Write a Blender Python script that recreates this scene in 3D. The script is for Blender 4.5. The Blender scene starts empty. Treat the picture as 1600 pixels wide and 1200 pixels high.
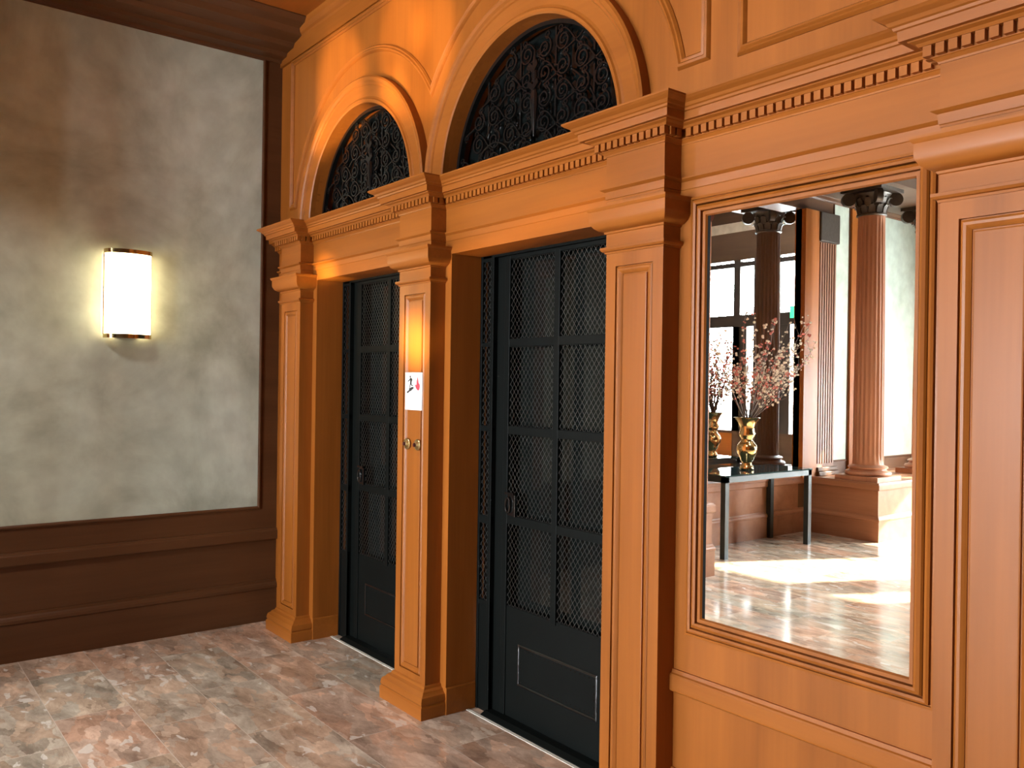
import bpy, bmesh, math, random
from mathutils import Vector, Matrix
random.seed(7)
PI = math.pi
S = bpy.context.scene
COL = S.collection

# ------------------------------------------------------------------ camera
cam_d = bpy.data.cameras.new('camera')
cam = bpy.data.objects.new('camera', cam_d); COL.objects.link(cam)
R0 = Vector((0.61676209, 0.78702015, 0.01427636))
U0 = Vector((-0.01001268, -0.01029128, 0.99989691))
F0 = Vector((-0.78708594, 0.61684145, -0.00153291))
mw = Matrix((R0, U0, -F0)).transposed().to_4x4(); mw.translation = Vector((0, 0, 1.55))
cam.matrix_world = mw
cam_d.sensor_fit = 'HORIZONTAL'; cam_d.sensor_width = 36.0
cam_d.lens = 1338.29 / 1600 * 36.0
cam_d.clip_start = 0.05; cam_d.clip_end = 200
S.camera = cam

# ------------------------------------------------------------------ world, sun, exposure
w = bpy.data.worlds.new('daylight'); S.world = w; w.use_nodes = True
bg = w.node_tree.nodes['Background']
bg.inputs[0].default_value = (0.93, 1.0, 1.05, 1); bg.inputs[1].default_value = 50.0
sd = bpy.data.lights.new('sun', 'SUN'); sun = bpy.data.objects.new('sun', sd); COL.objects.link(sun)
sd.energy = 50.0; sd.angle = math.radians(0.9); sd.color = (1.0, 0.86, 0.66)
el = math.radians(27.4)
sdir = Vector((-0.44 * math.cos(el), 0.898 * math.cos(el), -math.sin(el))).normalized()
sun.rotation_euler = sdir.to_track_quat('-Z', 'Y').to_euler()
S.view_settings.view_transform = 'Standard'; S.view_settings.look = 'None'
S.view_settings.gamma = 1.0; S.view_settings.use_curve_mapping = False
S.view_settings.exposure = 0.62
cy = S.cycles
cy.use_denoising = True; cy.max_bounces = 10; cy.diffuse_bounces = 6; cy.glossy_bounces = 6
cy.caustics_reflective = False; cy.caustics_refractive = False; cy.blur_glossy = 0.6
cy.sample_clamp_indirect = 8.0

YFAC = -6.54      # facade (street) wall, its room face
def portal(name, x0, x1, z0, z1):
    ld = bpy.data.lights.new(name, 'AREA'); ld.shape = 'RECTANGLE'; ld.size = x1 - x0; ld.size_y = z1 - z0
    ld.cycles.is_portal = True
    o = bpy.data.objects.new(name, ld); COL.objects.link(o)
    o.location = ((x0 + x1) / 2, YFAC - 0.3, (z0 + z1) / 2)
    o.rotation_euler = Vector((0, 1, 0)).to_track_quat('-Z', 'Z').to_euler()
FACWIN = [(-10.2, -5.75, 0.85, 3.51), (-4.50, -3.86, 0.9, 2.45), (-3.80, -2.50, 0.3, 1.85), (-2.4, -1.35, 0.5, 3.08), (-1.05, -0.60, 1.5, 3.1)]
for i, q in enumerate(FACWIN): portal('window_portal', *q)
# fill lamps added under the ceiling, out of view, to brighten floor and plaster
CEIL_FILLS = [(-3.65, -0.25), (-3.4, -2.6)]
for x, y in CEIL_FILLS:
    ld = bpy.data.lights.new('ceiling_fill', 'AREA'); ld.shape = 'DISK'; ld.size = 0.5; ld.energy = 30.0 if y > -1 else 12.0; ld.color = (1.0, 0.99, 0.94); ld.spread = math.radians(118)
    o = bpy.data.objects.new('ceiling_fill', ld); COL.objects.link(o); o.location = (x, y, 3.62)
# sunlight thrown up from the polished floor onto the panelling
def bounce(name, src, dst, watts, deg, col=(1.0, 0.68, 0.28), blend=0.35, square=True, sy=1.0):
    ld = bpy.data.lights.new(name, 'SPOT'); ld.energy = watts; ld.spot_size = math.radians(deg); ld.spot_blend = blend
    ld.use_square = square; ld.color = col; ld.shadow_soft_size = 0.06
    o = bpy.data.objects.new(name, ld); COL.objects.link(o); o.location = src
    o.rotation_euler = (Vector(dst) - Vector(src)).to_track_quat('-Z', 'Y').to_euler(); o.scale = (1, sy, 1)
for q in (((-2.5, -2.2, 0.08), (-4.46, 2.23, 3.20), 1900, 6.2), ((-1.7, -2.4, 0.08), (-3.66, 2.23, 3.22), 1800, 7.0),
          ((-2.4, -1.4, 0.08), (-3.62, 2.23, 3.28), 1500, 2.2), ((-2.2, -1.8, 0.08), (-3.86, 2.23, 3.02), 1500, 2.4), ((-2.9, -1.9, 0.08), (-4.68, 2.23, 2.98), 1700, 2.0)):
    bounce('floor_bounce', *q)
bounce('floor_bounce', (-2.6, -0.9, 0.08), (-3.50, 2.148, 1.74), 3600, 4.2, col=(1.0, 0.70, 0.20), blend=0.9)
bounce('floor_bounce', (-3.5, -1.2, 0.08), (-4.62, 2.23, 2.175), 3000, 5.0, col=(1.0, 0.70, 0.20), blend=0.9, sy=0.5)
bounce('floor_bounce', (-3.5, -0.9, 0.08), (-2.82, 2.23, 2.172), 480, 20.0, sy=0.07)
bounce('floor_bounce', (-3.7, -0.9, 0.08), (-4.25, 2.23, 2.172), 480, 15.0, sy=0.07)

# ------------------------------------------------------------------ materials
def new_mat(name):
    m = bpy.data.materials.new(name); m.use_nodes = True
    nt = m.node_tree; b = nt.nodes['Principled BSDF']
    return m, nt, b
def nd(nt, t, **kw):
    n = nt.nodes.new(t)
    for k, v in kw.items():
        if k in n.inputs.keys() if hasattr(n.inputs, 'keys') else False: n.inputs[k].default_value = v
        else: setattr(n, k, v)
    return n
def ramp(nt, stops):
    r = nt.nodes.new('ShaderNodeValToRGB'); e = r.color_ramp.elements
    while len(e) < len(stops): e.new(0.5)
    for a, (p, c) in zip(e, stops): a.position = p; a.color = (*c, 1)
    return r
def wood(name, axis, dark, light, rough=0.42, coat=0.05):
    m, nt, b = new_mat(name)
    tc = nt.nodes.new('ShaderNodeTexCoord'); L = nt.links.new
    def layer(along, across, detail, dist=0.0):
        mp = nt.nodes.new('ShaderNodeMapping'); sc = [across] * 3; sc['xyz'.index(axis)] = along
        mp.inputs['Scale'].default_value = sc; L(tc.outputs['Object'], mp.inputs['Vector'])
        n = nt.nodes.new('ShaderNodeTexNoise'); n.inputs['Scale'].default_value = 1.0
        n.inputs['Detail'].default_value = detail; n.inputs['Distortion'].default_value = dist
        L(mp.outputs[0], n.inputs['Vector']); return n
    a = layer(0.7, 7, 3, 0.6); f = layer(2.2, 70, 3); g = layer(0.35, 1.6, 2)
    mx = nt.nodes.new('ShaderNodeMath'); mx.operation = 'MULTIPLY_ADD'; mx.inputs[1].default_value = 0.55
    L(a.outputs[0], mx.inputs[0])
    m2 = nt.nodes.new('ShaderNodeMath'); m2.operation = 'MULTIPLY_ADD'; m2.inputs[1].default_value = 0.16; m2.inputs[2].default_value = 0.03
    L(f.outputs[0], m2.inputs[0]); L(m2.outputs[0], mx.inputs[2])
    m3 = nt.nodes.new('ShaderNodeMath'); m3.operation = 'MULTIPLY_ADD'; m3.inputs[1].default_value = 0.30
    L(g.outputs[0], m3.inputs[0]); L(mx.outputs[0], m3.inputs[2])
    r = ramp(nt, [(0.38, dark), (0.68, light)]); L(m3.outputs[0], r.inputs[0]); L(r.outputs[0], b.inputs['Base Color'])
    b.inputs['Roughness'].default_value = rough; b.inputs['Coat Weight'].default_value = coat; b.inputs['Coat Roughness'].default_value = 0.22; b.inputs['Specular IOR Level'].default_value = 0.25
    bp = nt.nodes.new('ShaderNodeBump'); bp.inputs['Strength'].default_value = 0.05; bp.inputs['Distance'].default_value = 0.002
    L(f.outputs[0], bp.inputs['Height']); L(bp.outputs[0], b.inputs['Normal'])
    return m
WD, WL = (0.222, 0.064, 0.0080), (0.345, 0.105, 0.015)
M_WX = wood('wood_grain_x', 'x', WD, WL); M_WY = wood('shaded_wood_grain_y', 'y', (0.075, 0.031, 0.012), (0.115, 0.048, 0.019)); M_WZ = wood('wood_grain_z', 'z', WD, WL)  # left-wall wood has its low light painted in as a darker brown
M_COLW = wood('column_wood', 'z', (0.32, 0.145, 0.080), (0.46, 0.225, 0.135))
M_PED = wood('pedestal_wood', 'x', (0.23, 0.095, 0.045), (0.34, 0.150, 0.078))  # same wainscot wood, kept lighter where the niche and pedestals are lit
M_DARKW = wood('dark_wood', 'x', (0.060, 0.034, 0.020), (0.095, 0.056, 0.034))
M_COLD = wood('backlit_column_wood', 'z', (0.075, 0.042, 0.026), (0.115, 0.066, 0.042))  # column wood darkened to paint in the backlit silhouette
M_FLATP = wood('brown_pilaster_wood', 'z', (0.16, 0.072, 0.040), (0.24, 0.112, 0.064))

def simple(name, col, rough, metal=0.0, spec=0.5, noise=None, bump=None):
    m, nt, b = new_mat(name); L = nt.links.new
    b.inputs['Base Color'].default_value = (*col, 1); b.inputs['Roughness'].default_value = rough
    b.inputs['Metallic'].default_value = metal; b.inputs['Specular IOR Level'].default_value = spec
    n = nt.nodes.new('ShaderNodeTexNoise'); n.inputs['Scale'].default_value = noise or 9.0; n.inputs['Detail'].default_value = 5
    tc = nt.nodes.new('ShaderNodeTexCoord'); L(tc.outputs['Object'], n.inputs['Vector'])
    r = ramp(nt, [(0.3, tuple(c * 0.82 for c in col)), (0.7, tuple(min(1, c * 1.12) for c in col))])
    L(n.outputs[0], r.inputs[0]); L(r.outputs[0], b.inputs['Base Color'])
    if bump:
        bp = nt.nodes.new('ShaderNodeBump'); bp.inputs['Strength'].default_value = bump; bp.inputs['Distance'].default_value = 0.003
        L(n.outputs[0], bp.inputs['Height']); L(bp.outputs[0], b.inputs['Normal'])
    return m
M_BLACK = simple('black_paint', (0.0030, 0.0042, 0.0038), 0.5, spec=0.12, noise=6, bump=0.15)
M_IRON = simple('wrought_iron', (0.006, 0.006, 0.0057), 0.17, spec=0.8, noise=20, bump=0.2)
M_WIRE = simple('wire', (0.20, 0.20, 0.19), 0.34, metal=0.8)
M_DGLASS = simple('dark_glass', (0.006, 0.0075, 0.007), 0.04, noise=3)
M_CAPITAL = simple('dark_bronze', (0.055, 0.040, 0.028), 0.42, metal=0.4, noise=30, bump=0.5)
M_BRASS = simple('brass', (0.70, 0.53, 0.25), 0.16, metal=1.0, noise=5)
M_OLDBRASS = simple('aged_brass', (0.62, 0.50, 0.26), 0.28, metal=1.0, noise=25)
M_TABLE = simple('green_black_steel', (0.012, 0.020, 0.020), 0.35, noise=4)
M_TGLASS = simple('table_glass', (0.02, 0.035, 0.035), 0.03, noise=3)
M_PAPER = simple('white_paper', (0.86, 0.85, 0.84), 0.5)
M_INK = simple('black_ink', (0.015, 0.013, 0.013), 0.6)
M_RED = simple('red_ink', (0.75, 0.05, 0.08), 0.6)
M_CREAM = simple('cream_plaster', (0.62, 0.60, 0.52), 0.7)
M_TWIG = simple('twig', (0.11, 0.07, 0.05), 0.7)
M_WHITEB = simple('white_blossom', (0.80, 0.76, 0.66), 0.6)
M_PINKB = simple('pink_blossom', (0.62, 0.20, 0.17), 0.6)
M_LEAD = simple('window_frame_dark', (0.030, 0.024, 0.020), 0.45)

def plaster():
    m, nt, b = new_mat('mottled_plaster'); L = nt.links.new
    tc = nt.nodes.new('ShaderNodeTexCoord')
    a = nt.nodes.new('ShaderNodeTexNoise'); a.inputs['Scale'].default_value = 1.5; a.inputs['Detail'].default_value = 7; a.inputs['Roughness'].default_value = 0.62; a.inputs['Distortion'].default_value = 0.6
    L(tc.outputs['Object'], a.inputs['Vector'])
    r = ramp(nt, [(0.32, (0.38, 0.430, 0.350)), (0.50, (0.52, 0.600, 0.51)), (0.68, (0.62, 0.71, 0.63))])
    L(a.outputs[0], r.inputs[0])
    c = nt.nodes.new('ShaderNodeTexNoise'); c.inputs['Scale'].default_value = 7; c.inputs['Detail'].default_value = 6
    L(tc.outputs['Object'], c.inputs['Vector'])
    r2 = ramp(nt, [(0.35, (0.88, 0.88, 0.88)), (0.65, (1.06, 1.06, 1.06))]); L(c.outputs[0], r2.inputs[0])
    mx = nt.nodes.new('ShaderNodeMix'); mx.data_type = 'RGBA'; mx.blend_type = 'MULTIPLY'; mx.inputs[0].default_value = 1.0
    L(r.outputs[0], mx.inputs[6]); L(r2.outputs[0], mx.inputs[7]); L(mx.outputs[2], b.inputs['Base Color'])
    b.inputs['Roughness'].default_value = 0.6
    return m
M_PLASTER = plaster()

def marble():
    m, nt, b = new_mat('marble_tiles'); L = nt.links.new
    tc = nt.nodes.new('ShaderNodeTexCoord')
    mp = nt.nodes.new('ShaderNodeMapping'); mp.inputs['Location'].default_value = (0.43, 0.1935, 0)
    L(tc.outputs['Object'], mp.inputs['Vector'])
    br = nt.nodes.new('ShaderNodeTexBrick')
    br.inputs['Scale'].default_value = 1.0; br.inputs['Brick Width'].default_value = 0.642; br.inputs['Row Height'].default_value = 0.321
    br.inputs['Mortar Size'].default_value = 0.0016; br.inputs['Mortar Smooth'].default_value = 0.2
    br.offset = 0.5; br.inputs['Bias'].default_value = 0.0
    br.inputs['Color1'].default_value = (0, 0, 0, 1); br.inputs['Color2'].default_value = (1, 1, 1, 1); br.inputs['Mortar'].default_value = (0.5, 0.5, 0.5, 1)
    L(mp.outputs[0], br.inputs['Vector'])
    # every tile is cut from another part of the slab
    sh = nt.nodes.new('ShaderNodeVectorMath'); sh.operation = 'MULTIPLY_ADD'; sh.inputs[1].default_value = (7.0, 11.0, 5.0)
    L(br.outputs['Color'], sh.inputs[0]); L(tc.outputs['Object'], sh.inputs[2])
    st = nt.nodes.new('ShaderNodeMapping'); st.inputs['Rotation'].default_value = (0, 0, -0.9); st.inputs['Scale'].default_value = (1.0, 2.2, 1); L(sh.outputs[0], st.inputs['Vector'])
    n1 = nt.nodes.new('ShaderNodeTexNoise'); n1.inputs['Scale'].default_value = 3.4; n1.inputs['Detail'].default_value = 9; n1.inputs['Roughness'].default_value = 0.68; n1.inputs['Distortion'].default_value = 0.35
    L(st.outputs[0], n1.inputs['Vector'])
    # broken fragments: warped cells
    wn = nt.nodes.new('ShaderNodeTexNoise'); wn.inputs['Scale'].default_value = 6; wn.inputs['Detail'].default_value = 4; L(st.outputs[0], wn.inputs['Vector'])
    wa = nt.nodes.new('ShaderNodeVectorMath'); wa.operation = 'MULTIPLY_ADD'; wa.inputs[1].default_value = (0.32, 0.32, 0.32); L(wn.outputs['Color'], wa.inputs[0]); L(st.outputs[0], wa.inputs[2])
    vo = nt.nodes.new('ShaderNodeTexVoronoi'); vo.inputs['Scale'].default_value = 6.5; L(wa.outputs[0], vo.inputs['Vector'])
    vs = nt.nodes.new('ShaderNodeSeparateColor'); L(vo.outputs['Color'], vs.inputs[0])
    va = nt.nodes.new('ShaderNodeMath'); va.operation = 'MULTIPLY_ADD'; va.inputs[1].default_value = 0.20; va.inputs[2].default_value = -0.10; L(vs.outputs[0], va.inputs[0])
    vb = nt.nodes.new('ShaderNodeMath'); vb.operation = 'ADD'; L(va.outputs[0], vb.inputs[0]); L(n1.outputs[0], vb.inputs[1])
    base = ramp(nt, [(0.28, (0.205, 0.160, 0.125)), (0.44, (0.36, 0.297, 0.240)), (0.55, (0.46, 0.385, 0.315)), (0.70, (0.64, 0.555, 0.465))])
    L(vb.outputs[0], base.inputs[0])
    tint = ramp(nt, [(0.0, (0.92, 0.97, 0.95)), (0.45, (1.0, 0.99, 0.95)), (0.75, (1.07, 0.96, 0.90)), (1.0, (1.12, 0.95, 0.88))]); L(br.outputs['Color'], tint.inputs[0])
    # pinkish clouds
    m0 = nt.nodes.new('ShaderNodeMix'); m0.data_type = 'RGBA'; m0.blend_type = 'MULTIPLY'
    pk = ramp(nt, [(0.45, (0, 0, 0)), (0.62, (1, 1, 1))]); L(vs.outputs[1], pk.inputs[0]); L(pk.outputs[0], m0.inputs[0]); L(base.outputs[0], m0.inputs[6]); m0.inputs[7].default_value = (1.10, 0.96, 0.88, 1)
    m1 = nt.nodes.new('ShaderNodeMix'); m1.data_type = 'RGBA'; m1.blend_type = 'MULTIPLY'; m1.inputs[0].default_value = 1.0
    L(m0.outputs[2], m1.inputs[6]); L(tint.outputs[0], m1.inputs[7])
    # pale shell-like fragments
    n2 = nt.nodes.new('ShaderNodeTexNoise'); n2.inputs['Scale'].default_value = 5.6; n2.inputs['Detail'].default_value = 3; n2.inputs['Distortion'].default_value = 0.4
    L(st.outputs[0], n2.inputs['Vector'])
    pr = ramp(nt, [(0.640, (0, 0, 0)), (0.660, (1, 1, 1))]); L(n2.outputs[0], pr.inputs[0])
    pf = nt.nodes.new('ShaderNodeMath'); pf.operation = 'MULTIPLY'; pf.inputs[1].default_value = 0.62; L(pr.outputs[0], pf.inputs[0])
    m2 = nt.nodes.new('ShaderNodeMix'); m2.data_type = 'RGBA'; L(pf.outputs[0], m2.inputs[0]); L(m1.outputs[2], m2.inputs[6]); m2.inputs[7].default_value = (0.72, 0.68, 0.62, 1)
    # dark red veins
    n3 = nt.nodes.new('ShaderNodeTexNoise'); n3.inputs['Scale'].default_value = 3.1; n3.inputs['Detail'].default_value = 6; n3.inputs['Distortion'].default_value = 2.0
    L(st.outputs[0], n3.inputs['Vector'])
    vr = ramp(nt, [(0.475, (0, 0, 0)), (0.50, (1, 1, 1)), (0.525, (0, 0, 0))]); L(n3.outputs[0], vr.inputs[0])
    vf = nt.nodes.new('ShaderNodeMath'); vf.operation = 'MULTIPLY'; vf.inputs[1].default_value = 0.25; L(vr.outputs[0], vf.inputs[0])
    m3 = nt.nodes.new('ShaderNodeMix'); m3.data_type = 'RGBA'; L(vf.outputs[0], m3.inputs[0]); L(m2.outputs[2], m3.inputs[6]); m3.inputs[7].default_value = (0.22, 0.14, 0.11, 1)
    # joints
    m4 = nt.nodes.new('ShaderNodeMix'); m4.data_type = 'RGBA'; L(br.outputs['Fac'], m4.inputs[0]); L(m3.outputs[2], m4.inputs[6]); m4.inputs[7].default_value = (0.56, 0.47, 0.39, 1)
    L(m4.outputs[2], b.inputs['Base Color'])
    b.inputs['Roughness'].default_value = 0.13
    b.inputs['Specular IOR Level'].default_value = 0.5
    return m
M_FLOOR = marble()
def mirror_mat():
    m, nt, b = new_mat('mirror_silver'); b.inputs['Metallic'].default_value = 1; b.inputs['Roughness'].default_value = 0.0
    b.inputs['Base Color'].default_value = (0.90, 0.93, 0.90, 1); return m
M_MIRROR = mirror_mat()
def emit(name, col, s):
    m, nt, b = new_mat(name); b.inputs['Base Color'].default_value = (*col, 1)
    b.inputs['Emission Color'].default_value = (*col, 1); b.inputs['Emission Strength'].default_value = s; return m
M_OPAL = emit('lit_opal_glass', (1.0, 0.78, 0.46), 10.0)
M_GREEN = emit('lit_green', (0.05, 0.75, 0.30), 1.2)
def clear_glass():
    m, nt, b = new_mat('window_pane'); L = nt.links.new
    t = nt.nodes.new('ShaderNodeBsdfTransparent'); g = nt.nodes.new('ShaderNodeBsdfGlossy'); g.inputs['Roughness'].default_value = 0.02
    x = nt.nodes.new('ShaderNodeMixShader'); x.inputs[0].default_value = 0.05
    L(t.outputs[0], x.inputs[1]); L(g.outputs[0], x.inputs[2]); L(x.outputs[0], nt.nodes['Material Output'].inputs['Surface']); return m
M_PANE = clear_glass()

# ------------------------------------------------------------------ mesh helpers
class MB:
    def __init__(s): s.v = []; s.f = []
    def box(s, x0, x1, y0, y1, z0, z1):
        b = len(s.v)
        s.v += [(x, y, z) for z in (z0, z1) for y in (y0, y1) for x in (x0, x1)]
        s.f += [tuple(b + i for i in q) for q in ((0, 2, 3, 1), (4, 5, 7, 6), (0, 1, 5, 4), (2, 6, 7, 3), (0, 4, 6, 2), (1, 3, 7, 5))]
        return s
    def rings(s, rings, closed_ring=True, caps=True, loop=False):
        """skin a list of point rings"""
        b = len(s.v); n = len(rings[0])
        for r in rings: s.v += [tuple(p) for p in r]
        m = len(rings)
        for i in range(m if loop else m - 1):
            j = (i + 1) % m
            for k in range(n if closed_ring else n - 1):
                l = (k + 1) % n
                s.f.append((b + i * n + k, b + i * n + l, b + j * n + l, b + j * n + k))
        if caps and not loop and closed_ring:
            s.f.append(tuple(b + k for k in reversed(range(n)))); s.f.append(tuple(b + (m - 1) * n + k for k in range(n)))
        return s
    def sweep(s, path, prof, loop=False):
        """plan-view moulding: path [(x,y)], prof [(out, z)] closed section; out = right-hand side of travel"""
        rings = []; n = len(path)
        for i, p in enumerate(path):
            p = Vector(p)
            def nr(a, c):
                d = (Vector(c) - Vector(a)).normalized(); return Vector((d.y, -d.x))
            if loop: n1, n2 = nr(path[i - 1], path[i]), nr(path[i], path[(i + 1) % n])
            elif i == 0: n1 = n2 = nr(path[0], path[1])
            elif i == n - 1: n1 = n2 = nr(path[-2], path[-1])
            else: n1, n2 = nr(path[i - 1], path[i]), nr(path[i], path[i + 1])
            o = (n1 + n2) / (1 + n1.dot(n2))
            rings.append([(p.x + o.x * e, p.y + o.y * e, z) for e, z in prof])
        return s.rings(rings, loop=loop)
    def sweep_xz(s, path, prof, y0, loop=False):
        """wall-face moulding: path [(x,z)], prof [(u, d)] closed section; u to the right of travel, d out of the wall (-y)"""
        rings = []; n = len(path)
        for i, p in enumerate(path):
            p = Vector(p)
            def nr(a, c):
                d = (Vector(c) - Vector(a)).normalized(); return Vector((d.y, -d.x))
            if loop: n1, n2 = nr(path[i - 1], path[i]), nr(path[i], path[(i + 1) % n])
            elif i == 0: n1 = n2 = nr(path[0], path[1])
            elif i == n - 1: n1 = n2 = nr(path[-2], path[-1])
            else: n1, n2 = nr(path[i - 1], path[i]), nr(path[i], path[i + 1])
            o = (n1 + n2) / max(0.25, 1 + n1.dot(n2))
            rings.append([(p.x + o.x * u, y0 - d, p.y + o.y * u) for u, d in prof])
        return s.rings(rings, loop=loop)
    def inset_panel(s, x0, x1, z0, z1, y, loops, fill=True):
        """rectangle on the plane y, then nested rectangles (inset, depth into the wall)"""
        rs = []
        for i, d in loops:
            rs.append([(x0 + i, y + d, z0 + i), (x1 - i, y + d, z0 + i), (x1 - i, y + d, z1 - i), (x0 + i, y + d, z1 - i)])
        b = len(s.v); s.rings(rs, caps=False)
        if fill:
            k = b + 4 * (len(rs) - 1); s.f.append((k, k + 1, k + 2, k + 3))
        return s
    def tube(s, pts, r, sides=6, r2=None, loop=False):
        pts = [Vector(p) for p in pts]; rings = []; n = len(pts); prev = None
        for i, p in enumerate(pts):
            d = (pts[(i + 1) % n] - pts[i - 1]) if loop else (pts[min(i + 1, n - 1)] - pts[max(i - 1, 0)])
            d = d.normalized() if d.length > 1e-9 else Vector((0, 0, 1))
            if prev is None:
                a = Vector((0, 1, 0)) if abs(d.y) < 0.9 else Vector((1, 0, 0)); u = (a - d * a.dot(d)).normalized()
            else: u = (prev - d * prev.dot(d)).normalized()
            prev = u; v = d.cross(u)
            rr = r if r2 is None else r + (r2 - r) * i / (n - 1)
            rings.append([p + (u * math.cos(2 * PI * (k + 0.5) / sides) + v * math.sin(2 * PI * (k + 0.5) / sides)) * rr for k in range(sides)])
        return s.rings(rings, loop=loop)
    def lathe(s, cx, cy, prof, n=28, arc=None):
        rings = []
        for r, z in prof:
            rings.append([(cx + r * math.cos(2 * PI * k / n), cy + r * math.sin(2 * PI * k / n), z) for k in range(n)])
        return s.rings(rings)
    def poly(s, pts):
        b = len(s.v); s.v += [tuple(p) for p in pts]; s.f.append(tuple(range(b, b + len(pts)))); return s
    def prism_xz(s, pts, y0, y1):
        return s.rings([[(x, y0, z) for x, z in pts], [(x, y1, z) for x, z in pts]])
    def prism_yz(s, pts, x0, x1):
        return s.rings([[(x0, y, z) for y, z in pts], [(x1, y, z) for y, z in pts]])
    def ball(s, c, r, nu=6, nv=4, sq=(1, 1, 1)):
        rings = []
        for j in range(1, nv):
            t = PI * j / nv
            rings.append([(c[0] + sq[0] * r * math.sin(t) * math.cos(2 * PI * k / nu), c[1] + sq[1] * r * math.sin(t) * math.sin(2 * PI * k / nu), c[2] - sq[2] * r * math.cos(t)) for k in range(nu)])
        return s.rings(rings)
    def build(s, name, mat, parent=None, bevel=0.0, smooth=False, recalc=True):
        off = Vector((0, 0, 0))
        q = parent
        while q is not None: off += q.location; q = q.parent
        me = bpy.data.meshes.new(name)
        me.from_pydata([(x - off.x, y - off.y, z - off.z) for x, y, z in s.v], [], s.f)
        if recalc:
            bm = bmesh.new(); bm.from_mesh(me); bmesh.ops.recalc_face_normals(bm, faces=bm.faces); bm.to_mesh(me); bm.free()
        me.materials.append(mat); me.validate(); me.update()
        o = bpy.data.objects.new(name, me); COL.objects.link(o)
        if parent: o.parent = parent
        if smooth:
            for p in me.polygons: p.use_smooth = True
            me.set_sharp_from_angle(angle=math.radians(smooth if smooth > 1 else 40))
        if bevel:
            bv = o.modifiers.new('edge', 'BEVEL'); bv.width = bevel; bv.segments = 2; bv.limit_method = 'ANGLE'; bv.angle_limit = math.radians(50)
        return o
def struct(o): o['kind'] = 'structure'; return o
def tag(o, label, cat, group=None):
    o['label'] = label; o['category'] = cat
    if group: o['group'] = group
    return o
def thing(name, loc, label, cat, group=None):
    o = bpy.data.objects.new(name, None); o.empty_display_size = 0.1; COL.objects.link(o); o.location = loc
    return tag(o, label, cat, group)
def arc(cx, cz, r, a0, a1, n): return [(cx + r * math.cos(a0 + (a1 - a0) * i / n), cz + r * math.sin(a0 + (a1 - a0) * i / n)) for i in range(n + 1)]

# ------------------------------------------------------------------ measured layout (metres)
YW, YP, YD = 2.231, 2.148, 2.395        # panelling face, pilaster face, back of the door reveals
XL = -5.302                             # left wall face
P1, P2, P3, P4 = (-5.069, -4.795), (-3.641, -3.3635), (-2.204, -1.936), (-1.025, -0.752)
D1, D2 = (-4.745, -3.691), (-3.314, -2.254)     # door openings
ZH, ZF, ZC = 2.146, 2.246, 2.480        # door head, frieze bottom, cornice top
ZCEIL = 3.735
C1, C2 = -4.2175, -2.784                # arch centres
ZA, RA, RO, RS = 2.475, 0.575, 0.712, 0.860
XR = 4.2

# ------------------------------------------------------------------ floor, ceiling
struct(MB().box(-10.6, XR + 0.2, YFAC - 0.25, 2.9, -0.12, 0).build('floor', M_FLOOR))
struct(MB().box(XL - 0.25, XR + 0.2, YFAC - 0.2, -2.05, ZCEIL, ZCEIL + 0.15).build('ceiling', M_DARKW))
ceil = struct(MB().box(XL - 0.25, XR + 0.2, -2.05, 2.9, ZCEIL, ZCEIL + 0.15).build('ceiling', M_WX))
struct(MB().box(-10.6, XL - 0.25, YFAC - 0.2, -1.0, 4.35, 4.5).build('ceiling', M_DARKW))

# ------------------------------------------------------------------ elevator wall
YB = 2.62
m = MB()
for a, b in ((XL - 0.2, D1[0]), (D1[1], D2[0]), (D2[1], XR + 0.2)): m.box(a, b, YW, YB, 0, ZH)
m.box(XL - 0.2, XR + 0.2, YW, YB, ZH, ZA)
wall_back = struct(m.build('wall_back', M_WZ))
# upper wall with the two arched openings
m = MB()
ZT = ZCEIL + 0.05; NA = 48; HB = (C2 - C1) / 2
for c in (C1, C2):
    inn = arc(c, ZA, RA, 0, PI, NA); out = []
    for i in range(NA + 1):
        t = PI * i / NA; dx, dz = math.cos(t), math.sin(t)
        k = min(HB / abs(dx) if abs(dx) > 1e-6 else 1e9, (ZT - ZA) / dz if dz > 1e-6 else 1e9)
        out.append((c + dx * k, ZA + dz * k))
    m.rings([[(x, YW, z) for x, z in inn], [(x, YW, z) for x, z in out]], closed_ring=False)
    for sx in (-1, 1):
        m.poly([(c + sx * HB * 1.0, YW, ZT), (c + sx * HB * 0.985, YW, ZT), (c + sx * HB, YW, ZT - 0.02)])
    m.rings([[(x, YW, z) for x, z in inn], [(x, YB, z) for x, z in inn]], closed_ring=False)
for a, b in ((XL - 0.2, C1 - HB), (C2 + HB, XR + 0.2)): m.poly([(a, YW, ZA), (b, YW, ZA), (b, YW, ZT), (a, YW, ZT)])
upper = struct(m.build('wall_back', M_WZ))
# dark backs of the shafts
struct(MB().box(XL - 0.2, XR + 0.2, 3.55, 3.6, 0, 3.9).build('wall_shaft', M_BLACK))

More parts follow.
